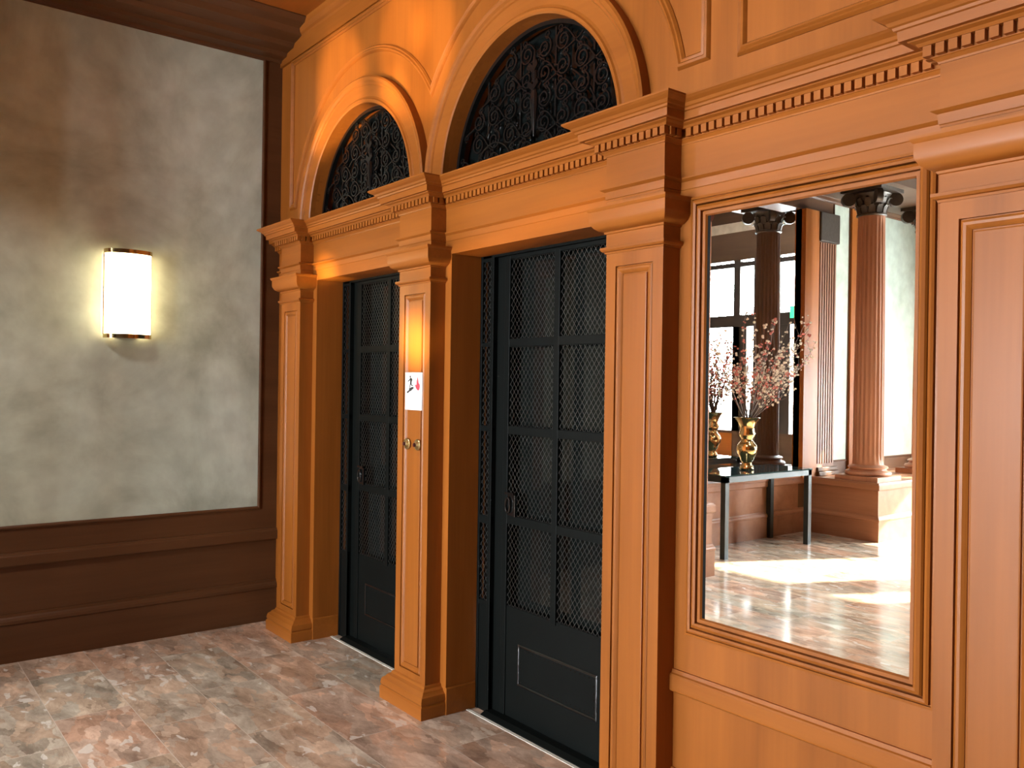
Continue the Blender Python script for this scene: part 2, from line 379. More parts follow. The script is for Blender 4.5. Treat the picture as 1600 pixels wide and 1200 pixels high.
# spandrel panel mouldings, upper panel, frieze board, crown
msec = [(-0.020, -0.01), (-0.020, 0.004), (-0.012, 0.013), (-0.004, 0.010), (0.002, 0.016), (0.010, 0.014), (0.017, 0.004), (0.020, -0.01)]
zb = 2.635; xi = (C1 + C2) / 2
ab = math.asin((zb - ZA) / RS); aM = math.acos((C2 - C1) / 2 / RS)
path = [(-5.125, zb)] + arc(C1, ZA, RS, PI - ab, aM, 40) + arc(C2, ZA, RS, PI - aM, ab, 40)[1:] + [(-1.835, zb), (-1.835, 3.545), (-5.125, 3.545)]
struct(MB().sweep_xz(path, msec, YW, loop=True).build('trim_1', M_WX, smooth=30))
m = MB()
for a, b in ((-1.690, -0.90), (-0.55, 1.2)):
    m.sweep_xz([(a, 2.612), (a, 3.545), (b, 3.545), (b, 2.612)], [(u * 0.9, d) for u, d in msec], YW, loop=True)
struct(m.build('trim_2', M_WX, smooth=30))
struct(MB().sweep([(XL - 0.1, YW), (XR, YW)], [(-0.02, 3.562), (0.016, 3.562), (0.016, 3.66), (0.022, 3.672), (0.034, 3.68), (0.05, 3.70), (0.056, 3.74), (-0.02, 3.74)]).build('trim_3', M_WX))
# archivolts round the two transoms
asec = [(0, -0.02), (0, 0.030), (0.006, 0.036), (0.018, 0.037), (0.024, 0.030), (0.034, 0.026), (0.090, 0.030), (0.094, 0.036), (0.104, 0.037), (0.112, 0.046), (0.128, 0.050), (0.137, 0.044), (0.137, -0.02)]
for i, c in enumerate((C1, C2)):
    o = MB().sweep_xz(list(reversed(arc(c, ZA, RA, 0, PI, 64))), [(-u, d) for u, d in asec], YW).build('trim_%d' % (4 + i), M_WX, smooth=25)
    struct(o)

# ------------------------------------------------------------------ entablature (breaks forward over every pilaster)
def runs(y_wall, y_pil, edge=0.0):
    pts = [(XL - 0.05, y_wall)]
    for a, b in (P1, P2, P3, P4): pts += [(a, y_wall), (a, y_pil), (b, y_pil), (b, y_wall)]
    return pts + [(XR, y_wall)]
PATH = runs(YW, YP)
ent = struct(MB().sweep(PATH, [(-0.03, 2.199), (0.002, 2.199), (0.002, 2.205), (0.005, 2.207), (0.007, 2.232), (0.014, 2.236), (0.020, 2.240), (0.020, 2.246), (0.003, 2.250), (0.003, 2.357), (-0.03, 2.357)]).build('trim_6', M_WX))
MB().sweep(PATH, [(-0.03, 2.357), (0.006, 2.357), (0.008, 2.362), (0.016, 2.370), (0.020, 2.372), (0.020, 2.400), (0.040, 2.400), (0.046, 2.407), (0.058, 2.412), (0.060, 2.415), (0.075, 2.415), (0.077, 2.440), (0.083, 2.442), (0.086, 2.449), (0.092, 2.452), (0.098, 2.460), (0.112, 2.468), (0.117, 2.472), (0.120, 2.474), (0.120, 2.480), (-0.03, 2.480)]).build('cornice', M_WX, ent)
m = MB()
def dentils(xa, xb, y):
    n = max(1, round((xb - xa) / 0.031)); p = (xb - xa) / n
    for k in range(n): m.box(xa + p * (k + 0.16), xa + p * (k + 0.84), y - 0.037, y - 0.015, 2.374, 2.4005)
edges = [XL] + [v for p in (P1, P2, P3, P4) for v in p] + [1.2]
for k in range(0, len(edges), 2): dentils(edges[k] + (0.045 if k else 0), edges[k + 1] - 0.045, YW)
for a, b in (P1, P2, P3, P4):
    dentils(a - 0.036, b + 0.036, YP)
    for y in (YW - 0.045 - 0.0155 * 0, YP - 0.005):
        pass
    for k in range(2):
        yy = YP - 0.012 + 0.031 * k
        m.box(b + 0.015, b + 0.037, yy, yy + 0.021, 2.374, 2.4005); m.box(a - 0.037, a - 0.015, yy, yy + 0.021, 2.374, 2.4005)
m.build('dentil_course', M_WX, ent)
# plain architrave over the doors and the mirror bay
m = MB()
for a, b in ((D1[0] - 0.06, D1[1] + 0.06), (D2[0] - 0.06, D2[1] + 0.06), (P3[1], P4[0])): m.box(a, b, YW - 0.002, YW + 0.01, ZH - 0.001, 2.2)
m.build('architrave', M_WX, ent)

# ------------------------------------------------------------------ pilasters
def pilaster(p, label):
    a, b = p; t = thing('pilaster', ((a + b) / 2, YP, 0), label, 'pilaster')
    m = MB().box(a, b, YP + 0.013, YW - 0.0005, 0, 2.2)
    sides = [(a, YP, 0.14), (b, YP, 0.14), (b, YP, 2.015), (a, YP, 2.015)]
    x0, x1, z0, z1 = a, b, 0.125, 2.02
    # stiles and rails of the front, then the sunk moulding and the field
    m.box(x0, x0 + 0.046, YP, YP + 0.014, z0, z1); m.box(x1 - 0.046, x1, YP, YP + 0.014, z0, z1)
    m.box(x0 + 0.046, x1 - 0.046, YP, YP + 0.014, z0, 0.168); m.box(x0 + 0.046, x1 - 0.046, YP, YP + 0.014, 1.966, z1)
    m.box(x0, x1, YP, YP + 0.014, 0, z0); m.box(x0, x1, YP, YP + 0.014, z1, 2.2)
    m.build('shaft', M_WZ, t)
    m = MB().inset_panel(x0 + 0.046, x1 - 0.046, 0.168, 1.966, YP, [(0, 0.0), (0.0005, 0.011), (0.004, 0.011), (0.0045, 0.003), (0.010, 0.000), (0.017, 0.001), (0.023, 0.005), (0.028, 0.009), (0.0285, 0.0125), (0.0325, 0.0125), (0.033, 0.006), (0.036, 0.005)])
    m.build('panel', M_WZ, t)
    path = [(a, YW - 0.0005), (a, YP), (b, YP), (b, YW - 0.0005)]
    m = MB().sweep(path, [(-0.02, 2.012), (0.004, 2.012), (0.006, 2.018), (0.012, 2.020), (0.017, 2.026), (0.017, 2.034), (0.004, 2.036), (0.001, 2.038), (0.001, 2.082), (0.006, 2.084), (0.008, 2.090), (0.020, 2.094), (0.034, 2.104), (0.043, 2.118), (0.046, 2.128), (0.046, 2.160), (0.050, 2.163), (0.054, 2.170), (0.054, 2.176), (-0.02, 2.176)])
    m.build('capital', M_WX, t, smooth=28)
    m = MB().sweep(path, [(-0.02, 0), (0.052, 0), (0.053, 0.052), (0.050, 0.058), (0.046, 0.062), (0.050, 0.070), (0.049, 0.082), (0.044, 0.098), (0.030, 0.108), (0.026, 0.116), (0.012, 0.124), (0.008, 0.134), (0.001, 0.138), (-0.02, 0.138)])
    m.build('base', M_WX, t, smooth=28)
    return t
pilaster(P1, 'orange wood pilaster in the far corner beside the grey plaster wall')
pilaster(P2, 'orange wood pilaster between the two elevator doors, with a white sign on it')
pilaster(P3, 'tall orange wood pilaster between the nearer elevator door and the wall mirror')
pilaster(P4, 'wood pilaster just right of the mirror, cut off by the edge of the photo')

# low plinth in the reveals, mirror-bay dado rail and baseboard
bsec = [(-0.02, 0), (0.008, 0), (0.008, 0.120), (0.005, 0.125), (-0.02, 0.125)]
for i, (a, b) in enumerate((D1, D2)):
    m = MB().sweep([(a, YW), (a, YD)][::-1] if False else [(a, YW - 0.001), (a, YD)], [(-e, z) for e, z in bsec][::-1] if False else bsec)
    m.sweep([(b, YD), (b, YW - 0.001)], bsec)
    struct(m.build('baseboard_reveal', M_WX))
rail = [(-0.02, 0.518), (0.014, 0.518), (0.020, 0.523), (0.021, 0.528), (0.021, 0.572), (0.018, 0.578), (0.012, 0.581), (0.008, 0.592), (-0.02, 0.592)]
bb = [(-0.02, 0), (0.018, 0), (0.018, 0.205), (0.024, 0.210), (0.024, 0.226), (0.018, 0.238), (0.010, 0.246), (0.007, 0.260), (-0.02, 0.260)]
struct(MB().sweep([(P3[1], YW), (P4[0], YW)], rail).build('trim_7', M_WX))
struct(MB().sweep([(P3[1], YW), (P4[0], YW)], bb).build('baseboard_back', M_WX, smooth=30))

# ------------------------------------------------------------------ mirror
mx0, mx1, mz0, mz1 = -1.815, -1.125, 0.788, 2.105
t = thing('wall_mirror', ((mx0 + mx1) / 2, YW, mz0), 'tall wall mirror in a moulded wood frame, reflecting the lobby, table and flowers', 'mirror')
fsec = [(0, -0.012), (0, 0.004), (0.004, 0.012), (0.012, 0.013), (0.014, 0.013), (0.0145, 0.003), (0.018, 0.003), (0.0185, 0.020), (0.026, 0.023), (0.034, 0.019), (0.038, 0.012), (0.0385, 0.002), (0.042, 0.002), (0.0425, 0.016), (0.050, 0.019), (0.056, 0.015), (0.0565, 0.004), (0.060, 0.004), (0.0605, 0.011), (0.069, 0.009), (0.072, -0.012)]
loop = [(mx0, mz0), (mx1, mz0), (mx1, mz1), (mx0, mz1)]
MB().sweep_xz(loop, fsec, YW, loop=True).build('frame', M_WZ, t, smooth=25)
g = MB().box(mx0 - 0.004, mx1 + 0.004, YW - 0.004, YW - 0.0005, mz0 - 0.004, mz1 + 0.004).build('mirror_glass', M_MIRROR, t)
m = MB()
m.box(mx0, mx0 + 0.011, YW - 0.0045, YW - 0.003, mz0, mz1)
m.build('glass_edge', M_BLACK, t)

# ------------------------------------------------------------------ elevator doors
def mesh_wires(m, x0, x1, z0, z1, y, px=0.0138, pz=0.0178, r=0.00075):
    """woven diamond wire clipped to a rectangle"""
    s = pz / px
    for sg, yy in ((1, y), (-1, y + 0.0022)):
        # lines z = sg*s*x + c
        cs = [(z - sg * s * x) for x in (x0, x1) for z in (z0, z1)]; c = min(cs) + pz
        while c < max(cs):
            pts = []
            for x in (x0, x1):
                z = sg * s * x + c
                if z0 <= z <= z1: pts.append((x, z))
            for z in (z0, z1):
                x = (z - c) / (sg * s)
                if x0 < x < x1: pts.append((x, z))
            if len(pts) >= 2:
                pts.sort(); (ax, az), (bx, bz) = pts[0], pts[-1]
                m.tube([(ax, yy, az), (bx, yy, bz)], r, 4)
            c += 2 * pz
RAILS = [(0.0, 0.0), (0.510, 0.524), (0.902, 0.940), (1.313, 1.351), (1.714, 1.752), (2.118, 2.150)]
def rivets(m, x0, x1, z0, z1, y, step=0.028, r=0.0032):
    n = round((x1 - x0) / step); k = round((z1 - z0) / step)
    for i in range(n + 1):
        for z in (z0, z1): m.ball((x0 + (x1 - x0) * i / n, y, z), r, 5, 3)
    for i in range(1, k):
        for x in (x0, x1): m.ball((x, y, z0 + (z1 - z0) * i / k), r, 5, 3)
def elevator(d, label, side_label, which):
    a, b = d; c = (a + b) / 2; lx0, lx1 = a + 0.165, b - 0.165
    yd = 2.42
    t = thing('elevator_door', (c, yd, 0), label, 'elevator door', 'black mesh elevator doors'); t['kind'] = 'thing'
    m = MB()
    m.box(lx0, lx0 + 0.036, yd, yd + 0.03, 0.02, 2.15); m.box(lx1 - 0.036, lx1, yd, yd + 0.03, 0.02, 2.15)
    m.box(c - 0.018, c + 0.018, yd, yd + 0.028, 0.51, 2.13)
    for z0, z1 in RAILS[2:]: m.box(lx0 + 0.03, lx1 - 0.03, yd + 0.001, yd + 0.027, z0, z1)
    m.build('frame', M_BLACK, t, bevel=0.002)
    m = MB(); xs = ((lx0 + 0.036, c - 0.018), (c + 0.018, lx1 - 0.036))
    zs = [(0.524, 0.902), (0.940, 1.313), (1.351, 1.714), (1.752, 2.118)]
    for x0, x1 in xs:
        for z0, z1 in zs: mesh_wires(m, x0, x1, z0, z1, yd + 0.008)
    m.build('wire_mesh', M_WIRE, t, recalc=False)
    k = MB().box(lx0 + 0.03, lx1 - 0.03, yd + 0.006, yd + 0.024, 0.02, 0.524).build('kick_panel', M_BLACK, t)
    kx0, kx1, kz0, kz1 = c - 0.235, c + 0.272, 0.185, 0.362
    m = MB().sweep_xz([(kx0, kz0), (kx1, kz0), (kx1, kz1), (kx0, kz1)], [(-0.006, -0.002), (-0.006, 0.003), (-0.002, 0.005), (0.002, 0.005), (0.006, 0.003), (0.006, -0.002)], yd + 0.006, loop=True)
    rivets(m, kx0 + 0.016, kx1 - 0.016, kz0 + 0.016, kz1 - 0.016, yd + 0.006)
    m.build('panel_border', M_IRON, k)
    # pull handle plate on the stile
    px0, px1, pz0, pz1 = lx0 + 0.020, lx0 + 0.098, 0.937, 1.047
    m = MB()
    for q in ((px0, px1, pz1 - 0.012, pz1), (px1 - 0.012, px1, pz0, pz1)): m.box(q[0], q[1], yd - 0.004, yd + 0.012, q[2], q[3])
    m.box(px0, px1 - 0.012, yd + 0.002, yd + 0.012, pz0, pz1 - 0.012)
    cx, cz = px0 + 0.026, (pz0 + pz1) / 2 - 0.004
    m.tube([(cx + 0.016 * math.cos(q), yd - 0.004, cz + 0.034 * math.sin(q)) for q in [2 * PI * i / 20 for i in range(20)]], 0.0055, 6, loop=True)
    m.build('pull_handle', M_IRON, t, bevel=0.001)
    MB().box(a + 0.02, b - 0.02, yd + 0.075, yd + 0.085, 0.02, 2.15).build('inner_glass', M_DGLASS, t)
    # fixed mesh strip beside the leaf
    for sx in (1, -1):
        if sx < 0: sl = None
        e0, e1 = (a + 0.002, a + 0.105) if sx > 0 else (b - 0.105, b - 0.002)
        if sx < 0: continue
        q = thing('mesh_side_panel', ((e0 + e1) / 2, YD, 0), side_label, 'mesh panel')
        m = MB().box(e0, e0 + 0.016, YD + 0.003, YD + 0.023, 0, 2.146).box(e1 - 0.022, e1, YD + 0.003, YD + 0.03, 0, 2.146)
        for z0, z1 in ((0.500, 0.522), (0.884, 0.922), (1.320, 1.346), (1.718, 1.736), (2.12, 2.146)): m.box(e0, e1, YD + 0.005, YD + 0.022, z0, z1)
        m.build('frame', M_BLACK, q, bevel=0.0015)
        MB().box(e0, e1, YD + 0.008, YD + 0.02, 0, 0.51).build('kick_plate', M_BLACK, q)
        m = MB()
        for z0, z1 in ((0.522, 0.884), (0.922, 1.320), (1.346, 1.718), (1.736, 2.12)): mesh_wires(m, e0 + 0.016, e1 - 0.022, z0, z1, YD + 0.010)
        m.build('wire_mesh', M_WIRE, q, recalc=False)
        MB().box(e0, e1, YD + 0.045, YD + 0.05, 0.51, 2.146).build('glass_pane', M_DGLASS, q)
    # sliding track and threshold
    m = MB().box(a + 0.100, a + 0.1655, YD + 0.030, YD + 0.055, 0, 2.146).box(b - 0.168, b, YD + 0.01, YD + 0.06, 0, 2.146)
    m.prism_yz([(YD - 0.035, 0.0), (YD - 0.035, 0.006), (YD - 0.01, 0.018), (YD + 0.12, 0.018), (YD + 0.12, 0.0)], a + 0.100, b)
    struct(m.build('trim_%d' % which, M_BLACK))
    struct(MB().box(a, b, YD + 0.005, YB, 2.135, 2.17).build('trim_%d' % (which + 1), M_BLACK))
    struct(MB().box(a - 0.01, b + 0.01, YD - 0.052, YD - 0.036, 0, 0.0025).build('trim_%d' % (which + 2), M_CREAM))
elevator(D1, 'black elevator door farther from the camera, left of the pilaster with the sign', 'narrow black mesh strip at the left of the farther elevator door', 20)
elevator(D2, 'black elevator door with wire mesh panes nearer the camera, between sign pilaster and mirror', 'narrow black mesh strip at the left of the nearer elevator door', 30)

# ------------------------------------------------------------------ transom grilles
def spiral(cx, cz, r, turns, a0, hand, n=22):
    return [(cx + r * (1 - 0.82 * i / n) * math.cos(a0 + hand * 2 * PI * turns * i / n), cz + r * (1 - 0.82 * i / n) * math.sin(a0 + hand * 2 * PI * turns * i / n)) for i in range(n + 1)]
def transom(c, label, spear):
    yg = 2.288
    t = thing('transom_grille', (c, yg, ZA), label, 'iron grille', 'arched iron grilles above the elevators')
    MB().sweep_xz(list(reversed(arc(c, ZA, RA + 0.005, 0, PI, 48))), [(0, -0.012), (0, 0.012), (0.022, 0.012), (0.022, -0.012)], yg).build('rim', M_IRON, t)
    m = MB(); R = RA - 0.014
    def put(pts, r=0.0062):
        if all(math.hypot(x - c, z - ZA) < R for x, z in pts): m.tube([(x, yg, z) for x, z in pts], r, 6)
    nx = 10; dx = 2 * RA / nx
    for i in range(1, nx):
        x = c - RA + dx * i; h = math.sqrt(max(0, R * R - (x - c) ** 2)) - 0.01
        if i % 2 == 0: MB().tube([(x, yg + 0.012, ZA + 0.0), (x, yg + 0.012, ZA + h)], 0.007, 4).build('upright_bar', M_IRON, t)
    dz = 0.103; rr = 0.046
    for j in range(6):
        zz = ZA + 0.055 + j * dz
        for i in range(nx):
            x = c - RA + dx * (i + 0.5)
            h = 1 if (i + j) % 2 == 0 else -1
            put(spiral(x, zz, rr, 1.7, PI / 2, h))
            put(spiral(x + h * 0.018, zz - 0.052, 0.019, 1.3, -PI / 2, -h, 12), 0.0045)
            # link the scroll to its neighbour with a flowing bar
            x2 = x + dx
            if i < nx - 1 and (i + j) % 2 == 0:
                put([(x + (x2 - x) * k / 10, zz + rr * math.cos(PI * k / 10) * (1 if j % 2 else 1)) for k in range(11)], 0.0055)
            elif i < nx - 1 and j < 4:
                put([(x + (x2 - x) * (0.5 - 0.5 * math.cos(PI * k / 10)), zz + rr + dz * k / 10 * 0.55) for k in range(11)], 0.0055)
    # arched ribs springing from the sill
    for q in (-0.29, 0.0, 0.29):
        put(arc(c + q, ZA + 0.01, 0.135, 0.05, PI - 0.05, 18), 0.006)
    for q in (0.40,):
        pts = arc(c, ZA, q, 0.02, PI - 0.02, 40); m.tube([(x, yg + 0.010, z) for x, z in pts], 0.0065, 6)
    m.build('scrollwork', M_IRON, t, smooth=60, recalc=False)
    # leaf and spear ornament in the middle
    s = MB()
    for sx, k in spear:
        px = c + sx
        for (z0, w0) in ((0.34 * k, 0.030), (0.27 * k, 0.036)):
            for sg in (-1, 1):
                s.prism_xz([(px, ZA + z0), (px + sg * w0, ZA + z0 + 0.03), (px + sg * w0 * 0.8, ZA + z0 + 0.05), (px, ZA + z0 + 0.03)], yg - 0.020, yg - 0.008)
        s.rings([[(px + 0.014 * q * math.cos(v), yg - 0.01 + 0.012 * q * math.sin(v), ZA + z * k) for v in [2 * PI * n / 8 for n in range(8)]] for z, q in ((0.10, 0.15), (0.13, 0.5), (0.22, 1.3), (0.26, 1.2), (0.30, 0.4), (0.33, 1.0), (0.38, 0.7), (0.43, 0.15))])
    s.build('spear_ornament', M_IRON, t, smooth=40)
    pts = arc(c, ZA, RA + 0.01, 0, PI, 40)
    MB().prism_xz(pts, yg + 0.05, yg + 0.056).build('dark_pane', M_DGLASS, t)
transom(C1, 'black scrolled iron grille in the smaller-looking arch above the farther elevator door', [(0.02, 1.0)])
transom(C2, 'black scrolled iron grille in the large arch above the nearer elevator door', [(0.0, 1.1)])

# ------------------------------------------------------------------ sign and call buttons on the middle pilaster
sx0, sx1, sz0, sz1 = -3.572, -3.419, 1.413, 1.592
t = thing('fire_sign', ((sx0 + sx1) / 2, YP, sz0), 'small white sign with a figure on stairs and a red flame, above the call buttons', 'sign')
MB().box(sx0, sx1, YP - 0.003, YP - 0.0003, sz0, sz1).build('sheet', M_PAPER, t)
ys = YP - 0.0042
def px(u, v): return (sx0 + (sx1 - sx0) * u, sz1 - (sz1 - sz0) * v)
m = MB()
def flat(pts): m.prism_xz([px(*p) for p in pts], ys, ys + 0.0012)
flat([(0.12, 0.555), (0.12, 0.515), (0.24, 0.47), (0.24, 0.43), (0.37, 0.40), (0.37, 0.39), (0.50, 0.385), (0.50, 0.43), (0.42, 0.455), (0.36, 0.49), (0.28, 0.505), (0.20, 0.545)])
flat([(0.27, 0.09), (0.31, 0.085), (0.335, 0.11), (0.31, 0.145), (0.275, 0.13)])
flat([(0.28, 0.15), (0.36, 0.145), (0.40, 0.17), (0.385, 0.24), (0.36, 0.30), (0.30, 0.30), (0.305, 0.22)])
flat([(0.29, 0.17), (0.30, 0.20), (0.18, 0.25), (0.155, 0.235)])
flat([(0.38, 0.165), (0.43, 0.20), (0.41, 0.215), (0.36, 0.195)])
flat([(0.30, 0.29), (0.345, 0.29), (0.30, 0.38), (0.27, 0.45), (0.25, 0.44), (0.275, 0.37)])
flat([(0.32, 0.285), (0.37, 0.28), (0.39, 0.325), (0.47, 0.345), (0.465, 0.365), (0.37, 0.35)])
m.build('running_figure', M_INK, t)
m = MB()
flat([(0.74, 0.12), (0.77, 0.20), (0.79, 0.27), (0.85, 0.31), (0.87, 0.36), (0.85, 0.43), (0.80, 0.475), (0.73, 0.465), (0.66, 0.42), (0.61, 0.36), (0.60, 0.31), (0.66, 0.345), (0.68, 0.30), (0.69, 0.22)])
m.build('flame', M_RED, t)
for x, lab in ((-3.549, 'brass call button with dark centre on the left of the pair below the sign'), (-3.456, 'brass call button with dark centre on the right of the pair below the sign')):
    t = thing('call_button', (x, YP, 1.25), lab, 'button', 'brass elevator call buttons')
    def disc(m, prof, z=1.25):
        m.rings([[(x + r * math.cos(v), YP - d, z + r * math.sin(v)) for v in [2 * PI * n / 24 for n in range(24)]] for r, d in prof])
    m = MB(); disc(m, [(0.027, 0.0002), (0.027, 0.004), (0.024, 0.007), (0.020, 0.007), (0.019, 0.010), (0.015, 0.011), (0.0145, 0.015), (0.010, 0.016)])
    m.build('rosette', M_OLDBRASS, t, smooth=40)
    m = MB(); disc(m, [(0.009, 0.001), (0.009, 0.022), (0.007, 0.025), (0.002, 0.026)])
    m.build('push_button', simple('dark_red_button', (0.06, 0.012, 0.010), 0.3), t, smooth=40)

# ------------------------------------------------------------------ left wall
YO0, YO1 = -1.30, -3.60                 # opening towards the entrance
m = MB()
m.box(XL - 0.25, XL, YO0, YW + 0.1, 0, ZCEIL)
m.box(XL - 0.07, XL, YFAC, YO1, 0, ZCEIL)
m.box(XL - 0.25, XL, YO1, YO0, 3.45, 4.4)
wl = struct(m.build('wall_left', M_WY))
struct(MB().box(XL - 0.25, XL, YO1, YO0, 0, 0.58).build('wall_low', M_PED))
struct(MB().box(XL - 0.02, -4.53, -1.15, -0.34, 0.586, 3.62).build('trim_51', M_WZ))  # added unseen pier, keeps window light off the far-left panelling
struct(MB().box(XL - 0.02, XR, -2.05, -1.45, 3.24, ZCEIL + 0.01).build('trim_53', M_DARKW))  # added unseen beam, cuts window light on the upper walls
m = MB()
m.box(XL - 0.01, XL + 0.0015, -0.75, 2.103, 0.737, 3.583)
m.box(XL - 0.01, XL + 0.0015, -4.52, -4.22, 0.737, 3.583); m.box(XL - 0.01, XL + 0.0015, YFAC + 0.3, -4.76, 0.737, 3.583)
m.build('plaster_panel', M_PLASTER, wl)
# narrow bead round the plaster
def sweep_yz(m, path, prof, x0, loop=True):
    tmp = MB().sweep_xz(path, prof, 0, loop=loop); b = len(m.v)
    m.v += [(x0 - y, u, z) for u, y, z in tmp.v]; m.f += [tuple(b + i for i in f) for f in tmp.f]
m = MB()
for a, b in ((-0.75, 2.103), (-4.52, -4.22), (YFAC + 0.3, -4.76)):
    sweep_yz(m, [(a, 0.737), (b, 0.737), (b, 3.583), (a, 3.583)], [(-0.002, -0.005), (-0.002, 0.006), (0.006, 0.011), (0.014, 0.010), (0.018, 0.003), (0.018, -0.005)], XL)
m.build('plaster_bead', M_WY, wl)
lpath = [(XL, YO0 + 0.001), (XL, YW)]
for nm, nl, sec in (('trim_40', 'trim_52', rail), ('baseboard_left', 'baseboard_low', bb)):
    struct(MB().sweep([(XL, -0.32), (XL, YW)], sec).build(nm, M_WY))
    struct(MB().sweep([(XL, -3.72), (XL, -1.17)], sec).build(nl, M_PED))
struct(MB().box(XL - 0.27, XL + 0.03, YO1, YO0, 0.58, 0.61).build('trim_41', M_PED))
# deep dark cornice along the top of the left wall
crown = [(-0.02, 3.586), (0.02, 3.586), (0.03, 3.60), (0.10, 3.606), (0.11, 3.625), (0.20, 3.632), (0.22, 3.655), (0.33, 3.668), (0.36, 3.695), (0.44, 3.705), (0.47, 3.728), (0.47, 3.75), (-0.02, 3.75)]
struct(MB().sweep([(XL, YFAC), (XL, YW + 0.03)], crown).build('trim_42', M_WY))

# pier and flat fluted pilaster at the far side of the opening
m = MB().box(XL - 0.08, XL + 0.05, -3.86, YO1, 0.58, 3.45)
struct(m.build('trim_43', M_WZ))
def ppanel(m, y0, y1): m.box(XL - 0.02, XL + 0.06, y0, y1, 0.66, 3.2)
m = MB().box(XL + 0.001, XL + 0.035, -4.21, -3.861, 0.58, 3.45)
for k in range(7): m.box(XL + 0.03, XL + 0.048, -4.19 + k * 0.046, -4.19 + k * 0.046 + 0.028, 0.72, 3.12)
pl = m
t = thing('pilaster', (XL, -4.035, 0.58), 'flat fluted wood pilaster against the plaster in the reflection, left of the round column', 'pilaster')
pl.build('shaft', M_FLATP, t)
MB().box(XL + 0.001, XL + 0.085, -4.25, -3.861, 0.588, 0.635).box(XL + 0.001, XL + 0.07, -4.235, -3.861, 0.635, 0.68).build('base', M_WY, t, bevel=0.008)
MB().box(XL + 0.001, XL + 0.07, -4.23, -3.861, 3.13, 3.45).build('capital', M_CAPITAL, t, bevel=0.01)
struct(MB().box(XL - 0.02, XL + 0.03, -4.75, -4.54, 0.58, 3.58).build('trim_44', M_WZ))

# pedestals flanking the opening (same mouldings as the wainscot)
def pedestal(y0, y1, n):
    m = MB().box(XL - 0.02, -4.48, y0 + 0.02, y1 - 0.02, 0, 0.586)
    path = [(XL, y0 + 0.02), (-4.48, y0 + 0.02), (-4.48, y1 - 0.02), (XL, y1 - 0.02)]
    for sec in (rail, bb): m.sweep([(x, y) for x, y in path], [(e, z) for e, z in sec])
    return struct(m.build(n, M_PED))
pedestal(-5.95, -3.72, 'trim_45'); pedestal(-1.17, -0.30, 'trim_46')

# ------------------------------------------------------------------ columns (seen in the mirror)
def column(cx, cy, zb, label, dark=False):
    t = thing('fluted_column', (cx, cy, zb), label, 'column', 'fluted wood columns of the lobby')
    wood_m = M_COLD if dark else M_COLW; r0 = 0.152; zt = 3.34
    rings = []; nf = 20
    for i in range(25):
        z = zb + 0.165 + (zt - zb - 0.165) * i / 24; s = 1 - 0.13 * (i / 24) ** 1.7
        fl = 0.0 if i in (0, 24) else 1.0
        ring = []
        for k in range(nf * 6):
            a = 2 * PI * k / (nf * 6); u = (k % 6) / 6.0
            dep = 0.0 if u < 0.2 else 0.013 * math.sin(PI * (u - 0.2) / 0.8)
            r = (r0 - dep * fl) * s; ring.append((cx + r * math.cos(a), cy + r * math.sin(a), z))
        rings.append(ring)
    MB().rings(rings).build('shaft', wood_m, t)
    b = MB().box(cx - 0.235, cx + 0.235, cy - 0.235, cy + 0.235, zb, zb + 0.055)
    b.lathe(cx, cy, [(0.20, zb + 0.05), (0.222, zb + 0.06), (0.230, zb + 0.078), (0.222, zb + 0.096), (0.195, zb + 0.104), (0.180, zb + 0.115), (0.178, zb + 0.125), (0.195, zb + 0.132), (0.198, zb + 0.142), (0.188, zb + 0.152), (0.165, zb + 0.158), (0.153, zb + 0.168)], 40)
    b.build('base', wood_m, t, smooth=35)
    c = MB().lathe(cx, cy, [(0.135, zt - 0.01), (0.150, zt), (0.150, zt + 0.015), (0.130, zt + 0.02), (0.132, zt + 0.08), (0.145, zt + 0.14), (0.170, zt + 0.20), (0.19, zt + 0.22)], 32)
    for ring_z, rr, hh, n, ph in ((zt + 0.02, 0.140, 0.085, 12, 0), (zt + 0.085, 0.150, 0.095, 12, 0.5)):
        for k in range(n):
            a = 2 * PI * (k + ph) / n; ca, sa = math.cos(a), math.sin(a); tx, ty = -sa, ca; w = 0.030
            P = lambda u, rad, z: (cx + ca * rad + tx * u, cy + sa * rad + ty * u, z)
            c.rings([[P(-w, rr, ring_z), P(w, rr, ring_z), P(w, rr - 0.012, ring_z), P(-w, rr - 0.012, ring_z)],
                     [P(-w, rr + 0.012, ring_z + hh * 0.6), P(w, rr + 0.012, ring_z + hh * 0.6), P(w, rr, ring_z + hh * 0.6), P(-w, rr, ring_z + hh * 0.6)],
                     [P(-w * .5, rr + 0.036, ring_z + hh), P(w * .5, rr + 0.036, ring_z + hh), P(w * .5, rr + 0.026, ring_z + hh - 0.008), P(-w * .5, rr + 0.026, ring_z + hh - 0.008)],
                     [P(-w * .3, rr + 0.050, ring_z + hh * 0.85), P(w * .3, rr + 0.050, ring_z + hh * 0.85), P(w * .3, rr + 0.044, ring_z + hh * 0.82), P(-w * .3, rr + 0.044, ring_z + hh * 0.82)]])
    for sx in (-1, 1):
        for sy in (-1, 1):
            d = Vector((sx, sy, 0)).normalized(); q = Vector((sy, -sx, 0)).normalized(); o = Vector((cx, cy, zt + 0.17)) + d * 0.235
            c.rings([[tuple(o + q * off + (d * math.cos(v) + Vector((0, 0, 1)) * math.sin(v)) * rr) for v in [2 * PI * n / 20 for n in range(20)]] for off, rr in ((-0.03, 0.045), (-0.03, 0.07), (0.03, 0.07), (0.03, 0.045))])
    c.box(cx - 0.225, cx + 0.225, cy - 0.225, cy + 0.225, zt + 0.235, zt + 0.275)
    c.build('capital', M_CAPITAL, t, smooth=30)
    return t
column(-4.74, -4.00, 0.586, 'sunlit fluted wood column on the corner of the pedestal, reflected in the mirror')
